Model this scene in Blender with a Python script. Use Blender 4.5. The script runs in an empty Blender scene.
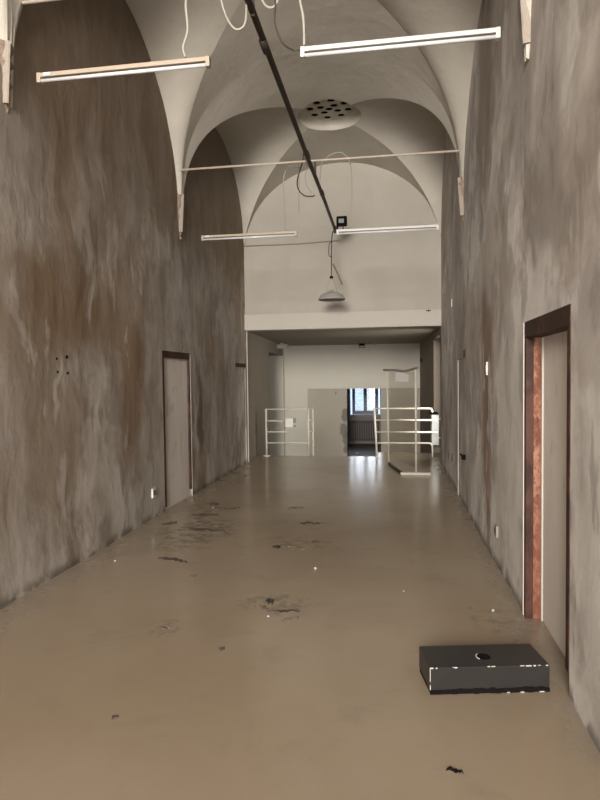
import bpy, bmesh, math, random
from mathutils import Vector, Matrix, noise
random.seed(7)
KEEP = []
PI = math.pi
scn = bpy.context.scene
COL = scn.collection
XL, XR = -2.81, 0.88
XC, HW = (XL + XR) / 2, (XR - XL) / 2
YREAR = -8.0
YEND = 11.2
YBACK = 17.05
ZLOW = -0.70

# ------------------------------------------------------------------ helpers
def obj(name, bm, mat, parent=None, smooth=False, angle=None):
    me = bpy.data.meshes.new(name)
    bmesh.ops.recalc_face_normals(bm, faces=bm.faces[:]) if not any(k is bm for k in KEEP) else None
    bm.to_mesh(me); bm.free()
    mats = mat if isinstance(mat, (list, tuple)) else [mat]
    for m in mats: me.materials.append(m)
    if smooth:
        for p in me.polygons: p.use_smooth = True
    o = bpy.data.objects.new(name, me); COL.objects.link(o)
    if parent is not None:
        o.parent = parent
        o.matrix_parent_inverse = Matrix.Identity(4)
        o.location = (0, 0, 0)
        if parent.get('worldkids'): o.location = -Vector(parent.location)
    return o

def thing(name, label, cat, loc=(0, 0, 0), rotz=0, group=None):
    o = bpy.data.objects.new(name, None); COL.objects.link(o)
    o.empty_display_size = 0.1
    o.location = loc; o.rotation_euler = (0, 0, rotz)
    o['label'] = label; o['category'] = cat
    if group: o['group'] = group
    return o

def tag(o, label, cat, group=None):
    o['label'] = label; o['category'] = cat
    if group: o['group'] = group
    return o

def struct(name, bm, mat, label, cat, smooth=False):
    o = obj(name, bm, mat, smooth=smooth); o['kind'] = 'structure'
    o['label'] = label; o['category'] = cat
    return o

def sempty(name, label, cat, loc=(0, 0, 0)):
    o = thing(name, label, cat, loc); o['kind'] = 'structure'
    return o

def dup(root, loc, rotz=None, label=None, group=None):
    r = root.copy(); COL.objects.link(r); r.location = loc
    if rotz is not None: r.rotation_euler = (0, 0, rotz)
    if label: r['label'] = label
    if group: r['group'] = group
    for ch in list(root.children):
        c = ch.copy(); COL.objects.link(c); c.parent = r
        for g in ch.children:
            d = g.copy(); COL.objects.link(d); d.parent = c
    return r

def box(bm, x0, x1, y0, y1, z0, z1, bev=0, M=None):
    vs = [bm.verts.new((x, y, z)) for z in (z0, z1) for y in (y0, y1) for x in (x0, x1)]
    idx = [(0, 2, 3, 1), (4, 5, 7, 6), (0, 1, 5, 4), (2, 6, 7, 3), (0, 4, 6, 2), (1, 3, 7, 5)]
    fs = [bm.faces.new([vs[i] for i in f]) for f in idx]
    if bev:
        es = list({e for f in fs for e in f.edges})
        r = bmesh.ops.bevel(bm, geom=es, offset=bev, segments=2, affect='EDGES', profile=0.7)
        vs = list({v for f in r['faces'] for v in f.verts} | {v for v in vs if v.is_valid})
    if M is not None:
        for v in vs:
            if v.is_valid: v.co = M @ v.co
    return bm

def nb(*a, **k):
    bm = bmesh.new(); box(bm, *a, **k); return bm

def ring_frame(d):
    d = d.normalized()
    up = Vector((0, 0, 1)) if abs(d.z) < 0.9 else Vector((0, 1, 0))
    a = d.cross(up).normalized(); b = a.cross(d).normalized()
    return a, b

def tube(bm, pts, r, seg=10, cap=True):
    pts = [Vector(p) for p in pts]
    rings = []
    a = None
    for i, p in enumerate(pts):
        d = (pts[min(i + 1, len(pts) - 1)] - pts[max(i - 1, 0)])
        d.normalize()
        if a is None:
            a, b = ring_frame(d)
        else:
            a = (a - d * a.dot(d)).normalized(); b = a.cross(d).normalized()
        rr = r[i] if isinstance(r, (list, tuple)) else r
        rings.append([bm.verts.new(p + (a * math.cos(t) + b * math.sin(t)) * rr)
                      for t in [2 * PI * k / seg for k in range(seg)]])
    for i in range(len(rings) - 1):
        for k in range(seg):
            bm.faces.new((rings[i][k], rings[i][(k + 1) % seg], rings[i + 1][(k + 1) % seg], rings[i + 1][k]))
    if cap:
        bm.faces.new(rings[0][::-1]); bm.faces.new(rings[-1])
    return bm

def spline(ctrl, n=10):
    P = [Vector(p) for p in ctrl]
    P = [P[0] * 2 - P[1]] + P + [P[-1] * 2 - P[-2]]
    out = []
    for i in range(1, len(P) - 2):
        for k in range(n):
            t = k / n
            p0, p1, p2, p3 = P[i - 1], P[i], P[i + 1], P[i + 2]
            out.append(0.5 * ((2 * p1) + (p2 - p0) * t + (2 * p0 - 5 * p1 + 4 * p2 - p3) * t * t + (3 * p1 - p0 - 3 * p2 + p3) * t ** 3))
    out.append(P[-2].copy())
    return out

def lathe(bm, prof, c=(0, 0, 0), seg=32, cap0=False, cap1=False):
    rings = []
    for r, z in prof:
        rings.append([bm.verts.new((c[0] + r * math.cos(2 * PI * k / seg), c[1] + r * math.sin(2 * PI * k / seg), c[2] + z)) for k in range(seg)])
    for i in range(len(rings) - 1):
        for k in range(seg):
            bm.faces.new((rings[i][k], rings[i][(k + 1) % seg], rings[i + 1][(k + 1) % seg], rings[i + 1][k]))
    if cap0: bm.faces.new(rings[0][::-1])
    if cap1: bm.faces.new(rings[-1])
    return bm

# ------------------------------------------------------------------ materials
class NT:
    def __init__(s, name, rough=0.6, spec=0.5, metal=0.0):
        s.m = bpy.data.materials.new(name); s.m.use_nodes = True
        s.t = s.m.node_tree; s.N = s.t.nodes; s.L = s.t.links
        s.b = s.N['Principled BSDF']
        s.b.inputs['Roughness'].default_value = rough
        s.b.inputs['Specular IOR Level'].default_value = spec
        s.b.inputs['Metallic'].default_value = metal
        s.co = s.N.new('ShaderNodeTexCoord').outputs['Object']
    def node(s, t, **kw):
        n = s.N.new(t)
        for k, v in kw.items(): setattr(n, k, v)
        return n
    def put(s, sock, v):
        if isinstance(v, bpy.types.NodeSocket): s.L.new(v, sock)
        elif isinstance(v, (tuple, list)) and len(v) == 3 and sock.type == 'RGBA': sock.default_value = (*v, 1)
        else: sock.default_value = v
    def mapped(s, scale=(1, 1, 1), loc=(0, 0, 0), src=None):
        n = s.node('ShaderNodeMapping'); s.L.new(src or s.co, n.inputs[0])
        n.inputs['Scale'].default_value = scale; n.inputs['Location'].default_value = loc
        return n.outputs[0]
    def noise(s, scale, detail=6, rough=0.55, dist=0.0, vec=None):
        n = s.node('ShaderNodeTexNoise'); s.L.new(vec or s.co, n.inputs['Vector'])
        n.inputs['Scale'].default_value = scale; n.inputs['Detail'].default_value = detail
        n.inputs['Roughness'].default_value = rough; n.inputs['Distortion'].default_value = dist
        return n.outputs[0]
    def math(s, op, a, b=0.0, c=0.0, clamp=False):
        n = s.node('ShaderNodeMath', operation=op, use_clamp=clamp)
        for i, v in enumerate((a, b, c)): s.put(n.inputs[i], v)
        return n.outputs[0]
    def step(s, v, a, b):
        n = s.node('ShaderNodeMapRange', interpolation_type='SMOOTHSTEP')
        s.put(n.inputs[0], v); n.inputs[1].default_value = a; n.inputs[2].default_value = b
        return n.outputs[0]
    def mix(s, f, a, b, mode='MIX'):
        n = s.node('ShaderNodeMix', data_type='RGBA', blend_type=mode)
        s.put(n.inputs[0], f); s.put(n.inputs[6], a); s.put(n.inputs[7], b)
        return n.outputs[2]
    def sep(s, v=None):
        n = s.node('ShaderNodeSeparateXYZ'); s.L.new(v or s.co, n.inputs[0]); return n.outputs
    def warp(s, amt, scale, det=5):
        n = s.node('ShaderNodeTexNoise'); s.L.new(s.co, n.inputs['Vector'])
        n.inputs['Scale'].default_value = scale; n.inputs['Detail'].default_value = det
        v = s.node('ShaderNodeVectorMath', operation='SUBTRACT'); s.L.new(n.outputs['Color'], v.inputs[0]); v.inputs[1].default_value = (.5, .5, .5)
        w = s.node('ShaderNodeVectorMath', operation='SCALE'); s.L.new(v.outputs[0], w.inputs[0]); w.inputs['Scale'].default_value = amt
        a = s.node('ShaderNodeVectorMath', operation='ADD'); s.L.new(s.co, a.inputs[0]); s.L.new(w.outputs[0], a.inputs[1])
        return a.outputs[0]
    def blob(s, warped, c, r, soft=0.5):
        """1 inside an ellipsoid c, r; its edge follows the warped coordinates"""
        a = s.node('ShaderNodeVectorMath', operation='SUBTRACT'); s.L.new(warped, a.inputs[0]); a.inputs[1].default_value = c
        d = s.node('ShaderNodeVectorMath', operation='DIVIDE'); s.L.new(a.outputs[0], d.inputs[0]); d.inputs[1].default_value = r
        l = s.node('ShaderNodeVectorMath', operation='LENGTH'); s.L.new(d.outputs[0], l.inputs[0])
        return s.step(l.outputs['Value'], 1.0 + soft * .5, 1.0 - soft)
    def bump(s, h, strength=0.3, dist=0.01):
        n = s.node('ShaderNodeBump'); s.put(n.inputs['Height'], h)
        n.inputs['Strength'].default_value = strength; n.inputs['Distance'].default_value = dist
        s.L.new(n.outputs[0], s.b.inputs['Normal'])
    def out(s, col, rough=None):
        s.put(s.b.inputs['Base Color'], col)
        if rough is not None: s.put(s.b.inputs['Roughness'], rough)
        return s.m

def simple(name, col, rough=0.5, var=0.12, scale=8, spec=0.4, metal=0.0, bump=0.0):
    n = NT(name, rough, spec, metal)
    f = n.noise(scale, 5, .6)
    c = n.mix(f, tuple(x * (1 - var) for x in col), tuple(min(1, x * (1 + var)) for x in col))
    if bump: n.bump(n.noise(scale * 6, 4), bump, 0.003)
    return n.out(c)

def old_plaster(name, light, mid, dark, brown, spots, warm=0.5, seed=0.0, upper=0.0, ys=1.0):
    n = NT(name, 0.88, 0.2)
    wv = n.warp(.30, 1.3, 1)
    big = n.noise(.95, 5, .52, 0, n.mapped((1, ys, .55), (seed, seed, seed), wv))
    med = n.noise(2.9, 6, .55, 0, n.mapped((1, ys, .45), (3 + seed, 1, 2), wv))
    fine = n.noise(9, 5, .6, 0, n.mapped((1, ys, .5), (5, seed, 2), wv))
    z = n.sep()[2]
    c = n.mix(n.step(big, .44, .56), mid, light)
    c = n.mix(n.math('MULTIPLY', n.step(med, .52, .60), .55), c, dark)
    c = n.mix(n.math('MULTIPLY', n.step(med, .46, .38), .6), c, light)
    hi = n.step(z, 1.4, 4.2)
    bn = n.noise(.85, 7, .58, 0, n.mapped((1, ys, .75), (9, 4 + seed, 0), wv))
    bsel = n.math('ADD', bn, n.math('MULTIPLY', hi, .05))
    c = n.mix(n.math('MULTIPLY', n.step(bsel, .53, .58), warm), c, brown)
    w = n.warp(.55, 2.2, 4)
    for (p, r, col, st) in spots:
        c = n.mix(n.math('MULTIPLY', n.blob(w, p, r), st), c, col)
    # pale drips and limewash residue, thin dark runs
    dr = n.noise(4.2, 6, .58, 0, n.mapped((1, ys, .24), (2, 6 + seed, 1), wv))
    c = n.mix(n.math('MULTIPLY', n.step(dr, .57, .63), .6), c, light)
    drk = n.noise(4.8, 6, .6, 0, n.mapped((1, ys, .22), (7, 3 + seed, 1), wv))
    c = n.mix(n.math('MULTIPLY', n.step(drk, .57, .64), .5), c, dark)
    low = n.math('MULTIPLY', n.step(z, .9, .05), n.step(n.noise(3.4, 5, .55, 0, n.mapped((1, ys, .45))), .47, .56))
    c = n.mix(n.math('MULTIPLY', low, .55), c, tuple(min(1, x * 1.15) for x in light))
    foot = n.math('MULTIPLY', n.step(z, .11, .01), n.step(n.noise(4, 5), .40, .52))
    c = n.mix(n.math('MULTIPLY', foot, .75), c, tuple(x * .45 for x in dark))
    if upper:
        c = n.mix(n.math('MULTIPLY', n.step(n.math('ADD', z, n.math('MULTIPLY', n.noise(1.4, 5), 1.6)), 3.0, 5.4), upper), c, tuple(x * .7 for x in brown))  # browner upwards: brown stain plus upper-wall shade painted into the colour
    f2 = n.math('ADD', n.math('MULTIPLY', fine, .55), .72, clamp=True)
    c = n.mix(1.0, c, n.mix(f2, (0, 0, 0), (1, 1, 1)), 'MULTIPLY')
    n.bump(n.math('ADD', big, n.math('MULTIPLY', med, .6)), .6, .05)
    return n.out(c)

M_left = old_plaster('stained_plaster_left', (.56, .515, .465), (.42, .37, .32), (.28, .235, .195), (.30, .225, .16), [
    ((-2.81, 4.75, 2.35), (1, .75, .50), (.25, .165, .10), .75),
    ((-2.81, 6.1, 1.55), (1, .34, .95), (.25, .165, .10), .75),
    ((-2.81, 5.5, 2.2), (1, .5, .4), (.25, .175, .11), .6),
    ((-2.81, 5.3, 3.6), (1, .9, .9), (.26, .175, .115), .4),
    ((-2.81, 8.42, 1.2), (1, .15, .75), (.13, .10, .075), .85),
    ((-2.81, 6.60, .45), (1, .17, .40), (.52, .47, .42), .8),
    ((-2.81, 3.9, .9), (1, .38, 1.0), (.50, .445, .40), .5),
    ((-2.81, 4.62, 1.55), (1, .05, .3), (.62, .57, .52), .7),
    ((-2.81, 9.3, 1.1), (1, .25, 1.2), (.44, .385, .33), .5),
], warm=.6, seed=0.3, upper=.85)
M_right = old_plaster('stained_plaster_right', (.78, .74, .695), (.53, .485, .445), (.27, .24, .21), (.40, .33, .27), [
    ((.88, 5.9, 1.5), (1, .42, 1.1), (.29, .20, .145), .85),
    ((.88, 5.8, .4), (1, .14, .7), (.29, .205, .15), .8),
    ((.88, 6.0, 4.4), (1, .55, 1.5), (.22, .165, .125), .75),
    ((.88, 3.7, 2.75), (1, .45, .5), (.34, .30, .265), .6),
    ((.88, 3.55, 3.6), (1, .3, .7), (.36, .32, .28), .4),
    ((.88, 2.75, .9), (1, .35, .7), (.76, .73, .68), .75),
    ((.88, 4.75, 1.3), (1, .5, 1.1), (.62, .59, .54), .6),
    ((.88, 6.8, .35), (1, .5, .4), (.66, .62, .57), .7),
    ((.88, 5.25, .3), (1, .14, .45), (.70, .66, .61), .8),
    ((.88, 8.9, .5), (1, .8, .6), (.60, .57, .52), .5),
], warm=.45, seed=4.1, upper=.35, ys=.6)
M_alc = simple('grey_beige_alcove_paint', (.27, .225, .17), .8, .12, 1.6, bump=.05)
M_backwall = simple('pale_back_wall_paint', (.76, .72, .62), .8, .06, 1.0)

def vault_mat():
    n = NT('limewashed_vault', .9, .2)
    a = n.noise(.8, 6, .55, .4); b = n.noise(6, 6, .6)
    c = n.mix(n.step(a, .35, .65), (.52, .48, .41), (.60, .56, .485))
    c = n.mix(n.math('MULTIPLY', n.step(b, .55, .75), .25), c, (.38, .34, .28))
    n.bump(n.math('ADD', n.noise(3, 5), n.math('MULTIPLY', b, .15)), .35, .03)
    return n.out(c)
M_vault = vault_mat()

def endwall_mat():
    n = NT('cream_end_wall', .85, .25)
    a = n.noise(.9, 6, .55, .3); b = n.noise(12, 5)
    c = n.mix(n.step(a, .35, .7), (.46, .425, .365), (.51, .475, .415))
    v = n.math('MULTIPLY', n.step(n.noise(2, 6, .6, .5, n.mapped((1, 1, .2))), .56, .75), .25)
    c = n.mix(v, c, (.37, .33, .275))
    n.bump(b, .08, .01)
    return n.out(c)
M_end = endwall_mat()
M_beam = simple('cream_lintel_paint', (.54, .505, .44), .7, .04, 2)

def floor_mat():
    n = NT('worn_beige_floor', .35, .40)
    a = n.noise(.55, 6, .55, .3); b = n.noise(2.4, 8, .62, .5); f = n.noise(22, 6, .7)
    c = n.mix(n.step(a, .35, .65), (.31, .24, .165), (.355, .285, .205))
    c = n.mix(n.math('MULTIPLY', n.step(b, .52, .72), .45), c, (.25, .20, .148))
    c = n.mix(n.math('MULTIPLY', n.step(n.noise(1.3, 6, .6, .3, n.mapped((1, 1, 1), (4, 9, 0))), .55, .70), .35), c, (.37, .31, .24))
    x, y, z = n.sep()
    # dusty greyer strip along the walls
    edge = n.math('MAXIMUM', n.step(x, -2.35, -2.85), n.step(x, .62, .90))
    ed = n.math('MULTIPLY', n.math('MULTIPLY', edge, n.step(b, .30, .60)), .75)
    c = n.mix(ed, c, (.255, .215, .172))
    # scuffed grey patches where the floor has been scraped
    w = n.warp(.35, 5.0)
    for p, r, st in [((-2.1, 6.1, 0), (.42, .75, 1), .75), ((-2.35, 7.1, 0), (.3, .6, 1), .6), ((-.83, 4.2, 0), (.28, .22, 1), .55),
                     ((-.95, 5.8, 0), (.4, .3, 1), .35), ((-.95, 6.6, 0), (.3, .2, 1), .35), ((-1.5, 3.7, 0), (.1, .12, 1), .4),
                     ((.72, 4.1, 0), (.2, .25, 1), .5)]:
        brk = n.step(n.noise(9, 6, .7), .45, .6)
        c = n.mix(n.math('MULTIPLY', n.math('MULTIPLY', n.blob(w, p, r), brk), st), c, (.13, .105, .082))
    c = n.mix(n.math('MULTIPLY', n.step(f, .66, .78), .25), c, (.20, .155, .11))
    ro = n.math('ADD', n.math('MULTIPLY', b, .14), .11)
    ro = n.math('ADD', ro, n.math('MULTIPLY', ed, .3))
    n.bump(n.math('ADD', n.math('MULTIPLY', b, .3), n.math('MULTIPLY', n.noise(1.5, 3), .7)), .08, .012)
    return n.out(c, ro)
M_floor = floor_mat()
M_lowfloor = simple('dark_tile_floor', (.06, .045, .038), .4, .2, 4)

def rust_mat():
    n = NT('flaking_red_jamb', .8, .3)
    a = n.noise(16, 8, .72, 0, n.mapped((1, 1, .6)))
    c = n.mix(n.step(a, .40, .60), (.20, .075, .045), (.46, .235, .16))
    c = n.mix(n.step(n.noise(34, 6), .57, .68), c, (.13, .05, .03))
    c = n.mix(n.math('MULTIPLY', n.step(n.sep()[2], 1.2, .3), .45), c, (.26, .09, .055))
    n.bump(a, .6, .01)
    return n.out(c)
M_rust = rust_mat()
def wood_mat():
    n = NT('dark_brown_frame_paint', .65, .3)
    a = n.noise(6, 8, .65, .6, n.mapped((1, .6, .6)))
    c = n.mix(n.step(a, .42, .66), (.038, .017, .012), (.095, .042, .03))
    n.bump(a, .4, .006)
    return n.out(c)
M_wood = wood_mat()
def doorpanel_mat():
    n = NT('dusty_grey_door_paint', .75, .3)
    a = n.noise(1.8, 7, .6, .5, n.mapped((1, 1, .35)))
    c = n.mix(n.step(a, .35, .65), (.80, .74, .67), (.88, .83, .77))
    c = n.mix(n.math('MULTIPLY', n.step(n.noise(4, 7, .65, .5, n.mapped((1, 1, .5))), .55, .72), .5), c, (.36, .31, .26))
    return n.out(c)
M_door = doorpanel_mat()
M_trim = simple('white_edge_bead', (.66, .61, .55), .6, .06, 6)
M_white = simple('white_enamel', (.78, .76, .72), .4, .05, 6)
M_rail = simple('cream_rail_paint', (.66, .61, .52), .45, .07, 9)
M_lampcream = simple('yellowed_lamp_housing', (.42, .345, .265), .45, .12, 7)
M_fixw = simple('white_lamp_housing', (.58, .555, .52), .4, .06, 8)
M_tube = simple('unlit_glass_tube', (.66, .66, .66), .15, .02, 4, spec=.6)
M_black = simple('black_painted_wood', (.030, .028, .027), .38, .25, 6, spec=.4)
M_blk = simple('matt_black', (.008, .007, .007), .9, .2, 6, spec=.12)
M_duct = simple('dark_metal_duct', (.045, .036, .026), .55, .25, 5, metal=.2)
M_cordw = simple('off_white_cable_sheath', (.38, .35, .30), .5, .08, 10)
M_cordd = simple('dark_cable_sheath', (.05, .04, .03), .5, .2, 10)
M_iron = simple('pale_painted_iron', (.55, .47, .39), .5, .1, 10)
M_shade = simple('grey_enamel_shade', (.36, .34, .31), .35, .12, 6, spec=.5)
M_chip = simple('chipped_bare_wood', (.62, .58, .52), .7, .3, 40)
M_dirt = simple('dark_floor_dirt', (.06, .046, .036), .9, .4, 30)
M_mid = simple('grey_brown_debris', (.16, .125, .095), .9, .3, 30)
M_crumb = simple('plaster_crumb', (.70, .66, .60), .9, .1, 30)
M_winframe = simple('grey_window_frame', (.33, .31, .31), .5, .08, 6)
M_shutter = simple('white_shutter_slats', (.72, .74, .78), .5, .04, 6)
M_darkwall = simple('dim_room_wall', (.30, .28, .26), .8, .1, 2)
M_radi = simple('backlit_radiator_dark', (.10, .08, .07), .5, .15, 5)  # shade of the backlit radiator is put into this dark colour
M_paper = simple('white_paper', (.92, .90, .85), .8, .03, 5)
M_corb = simple('broken_corbel_plaster', (.27, .21, .16), .9, .35, 22, bump=.4)
M_corbp = simple('pale_corbel_limewash', (.34, .29, .24), .9, .2, 22, bump=.3)
M_stain = simple('exposed_grey_plaster', (.21, .18, .15), .9, .2, 9)

def glass(name, col, rough=0.02):
    m = bpy.data.materials.new(name); m.use_nodes = True; N = m.node_tree.nodes; L = m.node_tree.links
    N.remove(N['Principled BSDF'])
    t = N.new('ShaderNodeBsdfTransparent'); t.inputs[0].default_value = (*col, 1)
    g = N.new('ShaderNodeBsdfGlossy'); g.inputs['Roughness'].default_value = rough
    mx = N.new('ShaderNodeMixShader'); mx.inputs[0].default_value = .05; L.new(t.outputs[0], mx.inputs[1]); L.new(g.outputs[0], mx.inputs[2])
    L.new(mx.outputs[0], N['Material Output'].inputs[0])
    return m
M_glass = glass('window_glass', (.96, .97, .98))
M_acryl = glass('clear_acrylic', (.93, .92, .90), .05)

# ------------------------------------------------------------------ walls with openings
def wall_sheet(bm, plane, y0, y1, z0, z1, holes, side, amp=.012, cell=.09, depth=.35, seed=0):
    """wall surface in the plane x=plane (room on the -side), real thickness outward; holes=(y0,y1,z0,z1)"""
    ys = {y0, y1}; zs = {z0, z1}
    for h in holes: ys |= {h[0], h[1]}; zs |= {h[2], h[3]}
    def fill(s):
        s = sorted(s); o = []
        for a, b in zip(s, s[1:]):
            k = max(1, round((b - a) / cell)); o += [a + (b - a) * i / k for i in range(k)]
        return o + [s[-1]]
    Y = fill(ys); Z = fill(zs)
    def fade(y, z):
        d = min(1, (y1 - y) / .3)
        for h in holes:
            dy = max(h[0] - y, y - h[1], 0); dz = max(h[2] - z, z - h[3], 0)
            d = min(d, math.hypot(dy, dz) / .25)
        return max(0, min(1, d))
    V = {}
    for i, y in enumerate(Y):
        for j, z in enumerate(Z):
            dx = amp * fade(y, z) * (noise.noise((y * .9 + seed, z * .55, seed)) * 1.4 + noise.noise((y * 2.7, z * 1.8 + seed, 3)) * .6)
            V[i, j] = bm.verts.new((plane + side * (max(dx, -amp) * .8), y, z))
    for i in range(len(Y) - 1):
        for j in range(len(Z) - 1):
            ym, zm = (Y[i] + Y[i + 1]) / 2, (Z[j] + Z[j + 1]) / 2
            if any(h[0] < ym < h[1] and h[2] < zm < h[3] for h in holes): continue
            q = (V[i, j], V[i + 1, j], V[i + 1, j + 1], V[i, j + 1])
            bm.faces.new(q if side < 0 else q[::-1])
    xo = plane + side * depth
    # outer skin and rims
    o = [bm.verts.new((xo, y, z)) for y, z in ((y0, z0), (y1, z0), (y1, z1), (y0, z1))]
    bm.faces.new(o)
    for h in holes:
        c = [(h[0], h[2]), (h[1], h[2]), (h[1], h[3]), (h[0], h[3])]
        for k in range(4):
            if k == 0 and h[2] <= z0: continue
            a, b = c[k], c[(k + 1) % 4]
            bm.faces.new([bm.verts.new(p) for p in ((plane, *a), (plane, *b), (xo, *b), (xo, *a))])
    for a, b in (((y0, z0), (y0, z1)), ((y1, z0), (y1, z1)), ((y0, z1), (y1, z1))):
        bm.faces.new([bm.verts.new(p) for p in ((plane, *a), (plane, *b), (xo, *b), (xo, *a))])
    return bm

ZT = 6.35
DL1 = (6.98, 7.98, 0, 2.0)
DL2 = (10.42, 11.16, 0, 1.92)
DR1 = (3.15, 4.2, 0, 2.0)
bm = wall_sheet(bmesh.new(), XL, YREAR, 11.3, 0, ZT, [DL1, DL2], -1, seed=1.7); KEEP.append(bm)
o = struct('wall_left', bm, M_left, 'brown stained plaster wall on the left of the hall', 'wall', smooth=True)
bm = wall_sheet(bmesh.new(), XR, YREAR, YEND, 0, ZT, [DR1, (7.45, 8.4, 0, 1.86)], 1, seed=5.2); KEEP.append(bm)
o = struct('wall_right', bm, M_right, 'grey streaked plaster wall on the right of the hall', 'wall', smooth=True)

# ------------------------------------------------------------------ floor
bm = bmesh.new()
box(bm, XL - .3, 1.3, YREAR, 12.25, -.15, 0)
box(bm, -.34, 1.3, 12.25, 12.92, -.15, 0)
bm2 = bm
struct('floor', bm, M_floor, 'glossy worn beige floor of the hall with scuffs', 'floor')
bm = nb(-4.1, 1.6, 12.25, 21.2, ZLOW - .15, ZLOW)
struct('floor.001', bm, M_lowfloor, 'dark lower floor behind the railings and in the back room', 'floor')
bm = nb(XL - .3, -.34, 12.20, 12.25, ZLOW, -.15); box(bm, -.34, 1.3, 12.87, 12.92, ZLOW, -.15)
struct('trim_1', bm, M_alc, 'riser wall under the raised floor edge', 'trim')
bm = bmesh.new()
for k in range(3):
    box(bm, -1.68, -.36, 12.26 + k * .28, 12.54 + k * .28, ZLOW, -.175 * (k + 1))
struct('trim_2', bm, M_alc, 'steps going down between the two railings', 'steps')

# ------------------------------------------------------------------ vaults
def e_of(t, p):
    t = min(1.0, abs(t) / .985)
    return math.sqrt(max(0, 1 - t * t)) ** p
SPR = 3.68
def vault_z(u, v, P):
    S = P.get('S', SPR) if v > 0 else SPR
    C = P['C'] + SPR
    pg = 1.3 if (v > 0 and 'S' in P) else .72
    if abs(u) >= abs(v):
        A = (P['R'] if u > 0 else P['L']) + SPR
        w = min(1, (1 - abs(u)) / max(1e-6, 1 - abs(v)))
        T = A + (C - A) * w
        return S + e_of(v, 1.05 + (pg - 1.05) * w) * (T - S)
    A = (P['F'] if v > 0 else P['N']) + SPR
    w = min(1, (1 - abs(v)) / max(1e-6, 1 - abs(u)))
    T = A + (C - A) * w
    p0 = 1.1 if (v > 0 and 'S' in P) else .66
    return S + e_of(u, p0 + (pg - p0) * w) * (T - S)
def vault_bay(y0, y1, P, hole=None):
    bm = bmesh.new(); KEEP.append(bm)
    yc, hl = (y0 + y1) / 2, (y1 - y0) / 2
    NR, NS = 36, 30
    for web in range(4):
        rows = []
        for i in range(NR + 1):
            b = math.sin(PI / 2 * (2 * i / NR - 1))
            ub, vb = [(1, b), (-b, 1), (-1, -b), (b, -1)][web]
            s0 = 0.0
            if hole: s0 = hole / math.hypot(ub * HW, vb * hl)
            row = []
            for k in range(NS + 1):
                s = s0 + (1 - s0) * math.sin(PI / 2 * k / NS)
                u, v = ub * s, vb * s
                # stay on this web's side of the groin
                if web in (0, 2): z = vault_z(u, v * .99999, P)
                else: z = vault_z(u * .99999, v, P)
                wob = .012 * noise.noise((u * 2.5 + y0, v * 2.5, 0)) * min(1, (1 - s) * 6)
                row.append(bm.verts.new((XC + u * HW, yc + v * hl, z + wob)))
            rows.append(row)
        for i in range(NR):
            for k in range(NS):
                q = [rows[i][k], rows[i][k + 1], rows[i + 1][k + 1], rows[i + 1][k]]
                if k == 0 and not hole: q = [rows[i][1], rows[i + 1][1], rows[i][0]] ; q = [rows[i][0], rows[i][1], rows[i + 1][1]]
                bm.faces.new(q[::-1])
    return bm
BAYS = [(-8.0, -3.1), (-3.1, .5), (.5, 4.1), (4.1, 7.72), (7.72, YEND)]
PR = [dict(L=2.0, R=2.0, N=2.15, F=2.15, C=2.27)] * 2 + [dict(L=2.05, R=1.7, N=2.15, F=2.2, C=2.27), dict(L=2.05, R=1.62, N=2.2, F=2.15, C=2.25), dict(L=2.0, R=1.97, N=2.15, F=1.95, C=2.08, S=4.2)]
for i, (b, P) in enumerate(zip(BAYS, PR)):
    bm = vault_bay(b[0], b[1], P, hole=.50 if i == 4 else None)
    struct('ceiling' + ('' if i == 0 else '.%03d' % i), bm, M_vault,
           ['limewashed groin vault far behind the viewer', 'limewashed groin vault behind the viewer', 'pale groin vault directly overhead', 'pale groin vault over the two nearest tube lights',
            'pale groin vault with the round vent rose, next to the end wall'][i], 'ceiling', smooth=True)

# round vent rose let into the crown of the last vault
yc, hl = (7.72 + YEND) / 2, (YEND - 7.72) / 2
vent = thing('ceiling_vent', 'round domed plaster vent rose with dark holes at the vault crown', 'vent', (XC, yc, 5.74))
def rimz(t):
    return vault_z(.50 * math.cos(t) / HW, .50 * math.sin(t) / hl, PR[4]) - 5.74
bm = bmesh.new(); KEEP.append(bm)
prof = [(1.0, 0), (.99, .025), (.96, .055), (.91, .08), (.84, .098), (.76, .11)]
rings = []
SEG = 48
for rr, h in prof:
    rings.append([bm.verts.new((.50 * rr * math.cos(t), .50 * rr * math.sin(t), rimz(t) * (1 - h / .11) + h + (.0 if rr == 1 else 0))) for t in [2 * PI * k / SEG for k in range(SEG)]])
for i in range(len(rings) - 1):
    for k in range(SEG):
        bm.faces.new((rings[i][k], rings[i][(k + 1) % SEG], rings[i + 1][(k + 1) % SEG], rings[i + 1][k])[::-1])
obj('bowl', bm, M_vault, vent, smooth=True)
holes = [(0, 0)] + [(.20 * math.cos(t), .20 * math.sin(t)) for t in [PI / 3 * k + .15 for k in range(6)]] + \
        [(.255 * math.cos(t), .255 * math.sin(t)) for t in [PI / 3 * k + .15 + PI / 6 for k in range(6)]]
holes = [(0, 0)] + [(.155 * math.cos(t), .135 * math.sin(t)) for t in [PI / 2 * k + .6 for k in range(4)]] + \
        [(.30 * math.cos(t), .30 * math.sin(t)) for t in [PI / 4 * k + .2 for k in range(8)]]
bm = lathe(bmesh.new(), [(.0, .0), (.39, 0), (.39, .012), (0.0, .012)], (0, 0, .105), 48)
bmesh.ops.remove_doubles(bm, verts=bm.verts[:], dist=1e-5)
plate = obj('pierced_plate', bm, M_vault, vent)
bm = bmesh.new()
for hx, hy in holes:
    lathe(bm, [(.058, -.08), (.058, .08)], (hx, hy, .11), 16, True, True)
cut = obj('cutter', bm, M_blk, vent)
md = plate.modifiers.new('b', 'BOOLEAN'); md.object = cut; md.operation = 'DIFFERENCE'; md.solver = 'EXACT'
bpy.context.view_layer.update()
dg = bpy.context.evaluated_depsgraph_get()
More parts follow.
